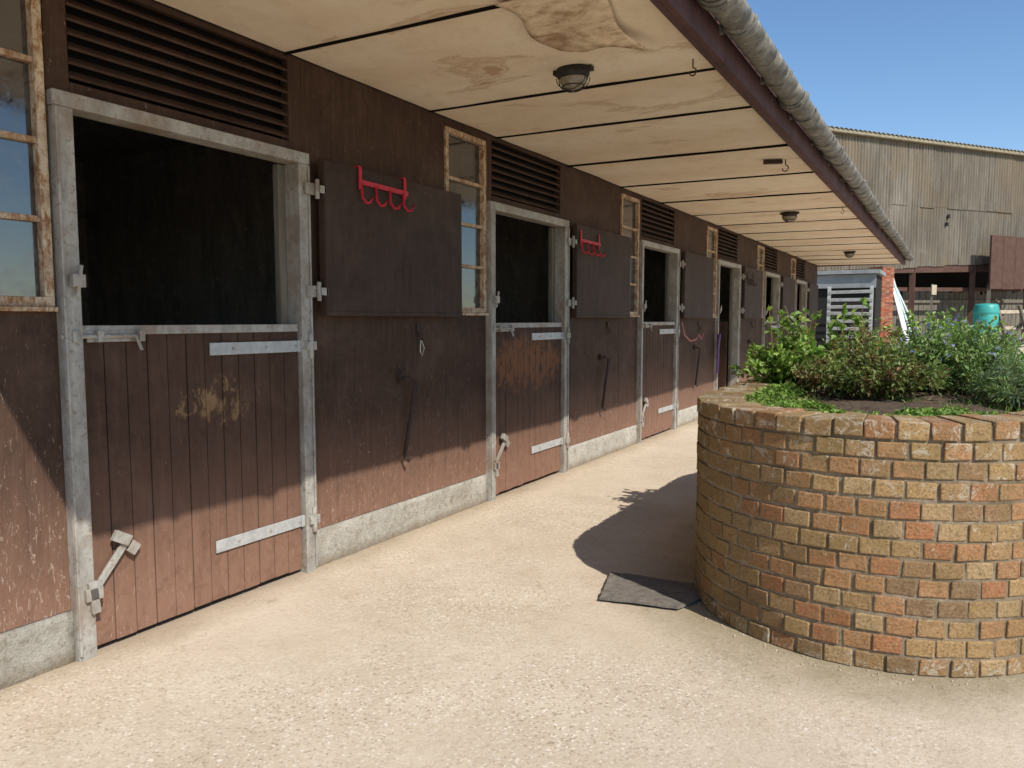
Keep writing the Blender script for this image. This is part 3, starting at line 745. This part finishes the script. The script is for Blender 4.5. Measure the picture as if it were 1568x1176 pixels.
for i in range(16):
    x=random.uniform(2.0,2.5); y=random.uniform(4.6,5.2); top=random.uniform(0.34,0.52); dx=random.uniform(-0.14,0.08)
    pts=[Vector((x+dx*(t/6)**2,y,Z0+top*t/6)) for t in range(7)]
    s1.stem(pts,0.004,(0.25,0.14,0.05))
    for t in range(15):
        u=random.uniform(0.35,1)*5.99; p=pts[int(u)].lerp(pts[int(u)+1],u-int(u)); 
        s1.leaf(p,(rv()+Vector((0,0,0.3))),(Vector((0,0,1))+rv()*0.5),0.05,0.036,vary(random.choice(LG)))
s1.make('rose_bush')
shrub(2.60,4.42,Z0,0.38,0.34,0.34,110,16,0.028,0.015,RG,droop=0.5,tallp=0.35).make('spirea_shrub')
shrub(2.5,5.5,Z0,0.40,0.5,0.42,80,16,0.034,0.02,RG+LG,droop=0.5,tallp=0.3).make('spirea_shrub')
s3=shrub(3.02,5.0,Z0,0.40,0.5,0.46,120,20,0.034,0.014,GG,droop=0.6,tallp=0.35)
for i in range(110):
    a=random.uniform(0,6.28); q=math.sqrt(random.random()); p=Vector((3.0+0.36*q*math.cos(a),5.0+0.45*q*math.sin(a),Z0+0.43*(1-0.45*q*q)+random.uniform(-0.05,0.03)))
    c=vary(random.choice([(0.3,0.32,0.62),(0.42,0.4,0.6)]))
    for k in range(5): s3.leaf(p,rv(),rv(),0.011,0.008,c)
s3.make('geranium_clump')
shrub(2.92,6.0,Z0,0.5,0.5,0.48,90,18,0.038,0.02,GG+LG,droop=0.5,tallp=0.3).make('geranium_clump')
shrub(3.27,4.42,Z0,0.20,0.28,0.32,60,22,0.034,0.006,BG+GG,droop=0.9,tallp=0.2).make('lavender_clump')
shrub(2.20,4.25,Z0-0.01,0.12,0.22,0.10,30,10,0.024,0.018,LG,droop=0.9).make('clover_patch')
g=Plant()
for i in range(3600):
    a=random.uniform(math.pi*1.0,math.pi*2.0); q=random.uniform(0.45,0.99)*(PR-0.2)
    x=PX+q*math.cos(a); y=PY0+q*math.sin(a)
    if random.random()<0.35: x=random.uniform(PX-PR+0.21,PX-PR+0.4); y=random.uniform(PY0,PY1)
    dens=mnoise.noise(Vector((x*4,y*4,1)))
    if dens<-0.12: continue
    p=Vector((x,y,Z0-0.005+random.uniform(0,0.03)+0.03*dens))
    for k in range(3): g.leaf(p,(rv()+Vector((0,0,0.2))),(Vector((0,0,1))+rv()*0.4),0.02,0.015,vary(random.choice(LG)))
for i in range(4200):
    a=random.uniform(0,2*math.pi); q=(PR-0.2)*math.sqrt(random.uniform(0.25,0.99))
    x=PX+q*math.cos(a); y=PY0+q*math.sin(a)
    if mnoise.noise(Vector((x*5,y*5,7)))<-0.02: continue
    d=Vector((random.gauss(0,0.5),random.gauss(0,0.5),1)); g.blade(Vector((x,y,Z0-0.01)),d,random.uniform(0.03,0.08),0.0035,vary(random.choice(LG+[(0.4,0.37,0.16)])))
g.make('grass_and_clover')

# ------------------------------------------------------------------ rubber mat
bm=B(); c=[(-1.055,2.465),(-0.785,2.515),(-0.70,2.80),(-1.129,2.745)]
c=[Vector((CX+a*H,b_*H,0)) for a,b_ in c]
nu=14
def mp(u,v): return (c[0]*(1-u)+c[1]*u)*(1-v)+(c[3]*(1-u)+c[2]*u)*v
G=[[None]*(nu+1) for _ in range(nu+1)]
for i in range(nu+1):
    for j in range(nu+1):
        p=mp(i/nu,j/nu); z=0.012+0.006*mnoise.noise(Vector((p.x*9,p.y*9,0)))+(0.01 if (i in(0,)) else 0)*random.random()
        G[i][j]=bm.verts.new((p.x+random.uniform(-.003,.003),p.y+random.uniform(-.003,.003),z))
for i in range(nu):
    for j in range(nu): bm.faces.new((G[i][j],G[i+1][j],G[i+1][j+1],G[i][j+1]))
for i in range(0,14):
    u=(i+0.5)/14; p=mp(u,0.03); q=mp(u,0.97); beam(bm,(p.x,p.y,0.018),(q.x,q.y,0.018),0.008,0.005)
o=mk('rubber_mat',bm,M['rubber']); sm=o.modifiers.new('S','SOLIDIFY'); sm.thickness=0.01; sm.offset=-1

# ------------------------------------------------------------------ barn
P0=Vector((-1.79,40.8,0)); ed=Vector((0.602,0.7985,0)).normalized(); en=Vector((ed.y,-ed.x,0))
def bp(s,o=0,z=0): return P0+ed*s+en*o+Vector((0,0,z))
BN=empty('corrugated_barn',tuple(bp(8)))
ZE=10.25; S0=-9.0; S1=34.0
def zlow(s): return 3.75+0.058*max(-3,min(s,14))
bm=B(); pitch=0.2; per=8; n=int((S1-S0)/pitch*per)
for (za,zb,off) in ((None,7.2,0.0),(7.1,ZE,0.03)):
    prev=None
    for i in range(n+1):
        s=S0+(S1-S0)*i/n; a=off+0.035*math.sin(2*math.pi*s/pitch)
        sheet=int((s-S0)/1.0); random.seed(sheet*7+int(zb)); j=random.uniform(-0.05,0.05); a+=random.uniform(-0.02,0.02)
        lo=(zlow(s)+j) if za is None else za+j
        p=bm.verts.new(bp(s,a,lo)); q=bm.verts.new(bp(s,a,zb))
        if prev: f=bm.faces.new((prev[0],p,q,prev[1])); f.smooth=True
        prev=(p,q)
random.seed(11)
mk('wall_cladding',bm,M['clad'],BN)
bm=B()
beam(bm,bp(S0-0.3,0.18,ZE+0.02),bp(S1,0.18,ZE+0.02),0.25,0.16)
mk('eaves_gutter',bm,M['lichen'],BN,0.03)
bm=B(); corr_strip(bm,bp(S0-0.3,0.35,ZE+0.12),bp(S0-0.3,-9,ZE+1.2),ed,S1-S0+0.5,0.3,0.04,(0,0,1)); corr_strip(bm,bp(S0-0.3,-9,ZE+1.2),bp(S0-0.3,-18,ZE+0.1),ed,S1-S0+0.5,0.3,0.04,(0,0,1))
mk('roof_sheeting',bm,M['lichen'],BN)
bm=B()
beam(bm,bp(S0,-0.15,3.45),bp(14,-0.15,4.25),0.2,0.35); beam(bm,bp(14,-0.15,4.25),bp(S1,-0.15,4.25),0.2,0.35)
for s in (-4,0.4,4.9,9.4,13.9,18.4,23):
    beam(bm,bp(s,-0.2,0),bp(s,-0.2,4.5),0.28,0.28)
beam(bm,bp(S0,-0.35,2.75),bp(S1,-0.35,3.3),0.1,0.2)
mk('steel_frame',bm,M['brownsteel'],BN,0.01)
bm=B(); s=S0
while s<S1:
    w=random.uniform(0.16,0.26); beam(bm,bp(s,-1.6,0),bp(s,-1.6,random.uniform(2.4,2.85)+0.03*s),w-0.02,0.03,up=(*en,)); s+=w
beam(bm,bp(S0,-1.5,2.2),bp(S1,-1.5,2.6),0.08,0.14)
mk('boarded_partition',bm,M['greywood'],BN)
bm=B()
beam(bm,bp(S0,-17.5,5),bp(S1,-17.5,5),0.2,10); beam(bm,bp(S0,0,5.2),bp(S0,-17.5,5.2),0.2,10.2); beam(bm,bp(S1,0,5.2),bp(S1,-17.5,5.2),0.2,10.2)
beam(bm,bp(S0,-3.0,3),bp(S1,-3.0,3),0.1,6)
mk('back_wall',bm,M['sheddark'],BN)
bm=B(); 
for s,z in ((6.9,6.3),(7.0,6.7)): obox(bm,bp(s,0.09,z),ed,en,(0,0,1),0.16,0.06,0.2)
mk('cladding_patches',bm,M['sheddark'],BN)

BD=empty('brown_hoarding_panel',tuple(bp(12.9,1.0)))
bm=B()
for i in range(5): beam(bm,bp(9.05+i*0.95,1.0,4.35),bp(9.995+i*0.95,1.0+random.uniform(-.01,.01),4.36),0.1,2.75+random.uniform(-.03,.03))
mk('panel',bm,M['brownsteel'],BD,0.01)
bm=B(); beam(bm,bp(9.2,0.9,0),bp(9.2,0.9,3.2),0.18,0.18); beam(bm,bp(13.2,0.9,0),bp(13.2,0.9,3.2),0.2,0.2); mk('legs',bm,M['greywood'],BD)

BPp=empty('brick_pillar',tuple(bp(1.6,0.8))); bm=B(); tint=[]
for j in range(46):
    for i in range(3):
        for d_ in range(3):
            if d_==1 and i==1: continue
            s=1.25+(i+0.5)*0.26+(0.0 if j%2 else 0.03); o_=0.5+d_*0.26
            obox(bm,bp(s,o_,0.045+j*0.085),ed,en,(0,0,1),0.25,0.25,0.075); tint+= [tuple(x*f_ for x,f_ in zip(pick(),(0.75,0.55,0.7)))]*8
me=bpy.data.meshes.new('bricks'); bmesh.ops.recalc_face_normals(bm,faces=bm.faces); bm.to_mesh(me); bm.free()
at=me.color_attributes.new('tint','FLOAT_COLOR','POINT')
for i,c_ in enumerate(tint): at.data[i].color=(*c_,1)
me.materials.append(M['redbrick']); o=bpy.data.objects.new('bricks',me); scene.collection.objects.link(o); o.parent=BPp; o.matrix_parent_inverse=Matrix.Translation(BPp.location).inverted()
bm=B(); obox(bm,bp(1.64,0.76,1.95),ed,en,(0,0,1),0.74,0.7,3.88); mk('mortar',bm,M['mortar'],BPp)

LB=empty('leaning_boards',tuple(bp(2.9,1.3))); bm=B()
beam(bm,bp(2.35,1.9,0),bp(2.5,0.6,3.4),0.28,0.05); beam(bm,bp(2.8,1.9,0),bp(2.55,0.7,3.2),0.16,0.05,1); beam(bm,bp(3.25,2.0,0),bp(2.75,0.7,2.9),0.16,0.05,0); beam(bm,bp(3.6,2.0,0),bp(3.0,0.7,2.4),0.14,0.05,1)
mk('boards',bm,[M['whitepaint'],M['paleGreen']],LB)
TT=empty('plastic_water_butt',tuple(bp(6.8,2.5))); bm=B(); cpt=bp(6.8,2.5)
prof=[(0.44,0),(0.46,0.05),(0.52,0.8),(0.54,1.1),(0.56,1.6),(0.54,1.64),(0.58,1.68),(0.58,1.74),(0.54,1.90),(0.52,2.05),(0.45,2.14),(0.0,2.17)]
rs=[]
for r,z in prof: rs.append([bm.verts.new((cpt.x+max(r,0.01)*math.cos(2*math.pi*i/28),cpt.y+max(r,0.01)*math.sin(2*math.pi*i/28),z)) for i in range(28)])
for a,c_ in zip(rs[:-1],rs[1:]):
    for i in range(28): f=bm.faces.new((a[i],a[(i+1)%28],c_[(i+1)%28],c_[i])); f.smooth=True
mk('tank',bm,M['teal'],TT)
TP=empty('timber_trestle',tuple(bp(8.8,3))); bm=B()
for s in (8.2,9.9):
    beam(bm,bp(s-0.55,2.2,0),bp(s+0.5,2.2,2.1),0.14,0.14); beam(bm,bp(s+0.55,2.4,0),bp(s-0.5,2.4,2.1),0.14,0.14)
beam(bm,bp(7.9,2.3,1.75),bp(11.5,2.3,1.8),0.18,0.18,1); beam(bm,bp(7.7,2.0,0.9),bp(11.5,2.1,1.0),0.12,0.16,1)
for i in range(7):
    a=random.uniform(8.4,10.2); c_=a+random.uniform(1.5,3.2)
    beam(bm,bp(a,random.uniform(2.6,3.8),random.uniform(0.2,0.9)),bp(c_,random.uniform(2.6,3.8),random.uniform(0.4,1.4)),0.2,0.14,random.choice((0,0,1)))
mk('timbers',bm,[M['greywood'],M['palewood']],TP,0.01)
SG=empty('notice_board',tuple(bp(6.0,0.0))); bm=B(); beam(bm,bp(6.0,0.1,0),bp(6.0,0.1,3.2),0.1,0.1); obox(bm,bp(6.0,0.2,2.9),ed,en,(0,0,1),0.35,0.06,0.5,1); mk('sign',bm,[M['greywood'],M['palewood']],SG)

SH=empty('grey_shed',(-0.3,28.9,0)); bm=B()
bx(bm,-2.4,0.62,29.0,31.0,0.0,2.9)
mk('walls',bm,M['sheddark'],SH)
bm=B(); 
vs=bx(bm,-2.6,0.75,28.7,31.2,2.92,3.05); bx(bm,-2.4,0.62,28.85,28.98,2.45,2.9)
mk('roof',bm,M['shedgrey'],SH)
GT=empty('white_slatted_gate',(-0.1,28.6,0)); bm=B()
bx(bm,-0.85,-0.75,28.5,28.6,0,2.5); bx(bm,0.48,0.58,28.5,28.6,0,2.5)
for i in range(9):
    z=0.3+i*0.25; obox(bm,(-0.13,28.47,z+random.uniform(-0.02,0.02)),(1,0,random.uniform(-0.02,0.02)),(0,1,0.3),(0,-0.3,1),1.42,0.03,0.10)
mk('slats',bm,M['gatepaint'],GT)

# ------------------------------------------------------------------ light
sd=Vector((1,-0.51,1.10)).normalized()
L=bpy.data.lights.new('sun','SUN'); L.energy=5.0; L.angle=math.radians(0.5); L.color=(1.0,0.955,0.875)
so=bpy.data.objects.new('sun',L); so.rotation_euler=sd.to_track_quat('Z','Y').to_euler(); so.location=(10,-5,12); scene.collection.objects.link(so)
w=bpy.data.worlds.new('World'); scene.world=w; w.use_nodes=True; nt=w.node_tree
bg=nt.nodes['Background']; sk=nt.nodes.new('ShaderNodeTexSky'); sk.sky_type='NISHITA'; sk.sun_disc=False
sk.sun_elevation=math.asin(sd.z); sk.sun_rotation=math.atan2(sd.x,sd.y); sk.altitude=0; sk.air_density=1.0; sk.dust_density=0.15; sk.ozone_density=3.5
hs=nt.nodes.new('ShaderNodeHueSaturation'); hs.inputs['Saturation'].default_value=1.08; hs.inputs['Value'].default_value=1.08
nt.links.new(sk.outputs[0],hs.inputs['Color']); nt.links.new(hs.outputs[0],bg.inputs[0]); bg.inputs[1].default_value=0.145

cam=bpy.data.cameras.new('camera'); co=bpy.data.objects.new('camera',cam); scene.collection.objects.link(co)
cam.sensor_width=36; cam.lens=1178/1568*36; cam.clip_end=3000; cam.clip_start=0.05
co.location=(CX,0,H); co.rotation_euler=(math.radians(90-4.756),0,math.radians(29.84))
scene.camera=co
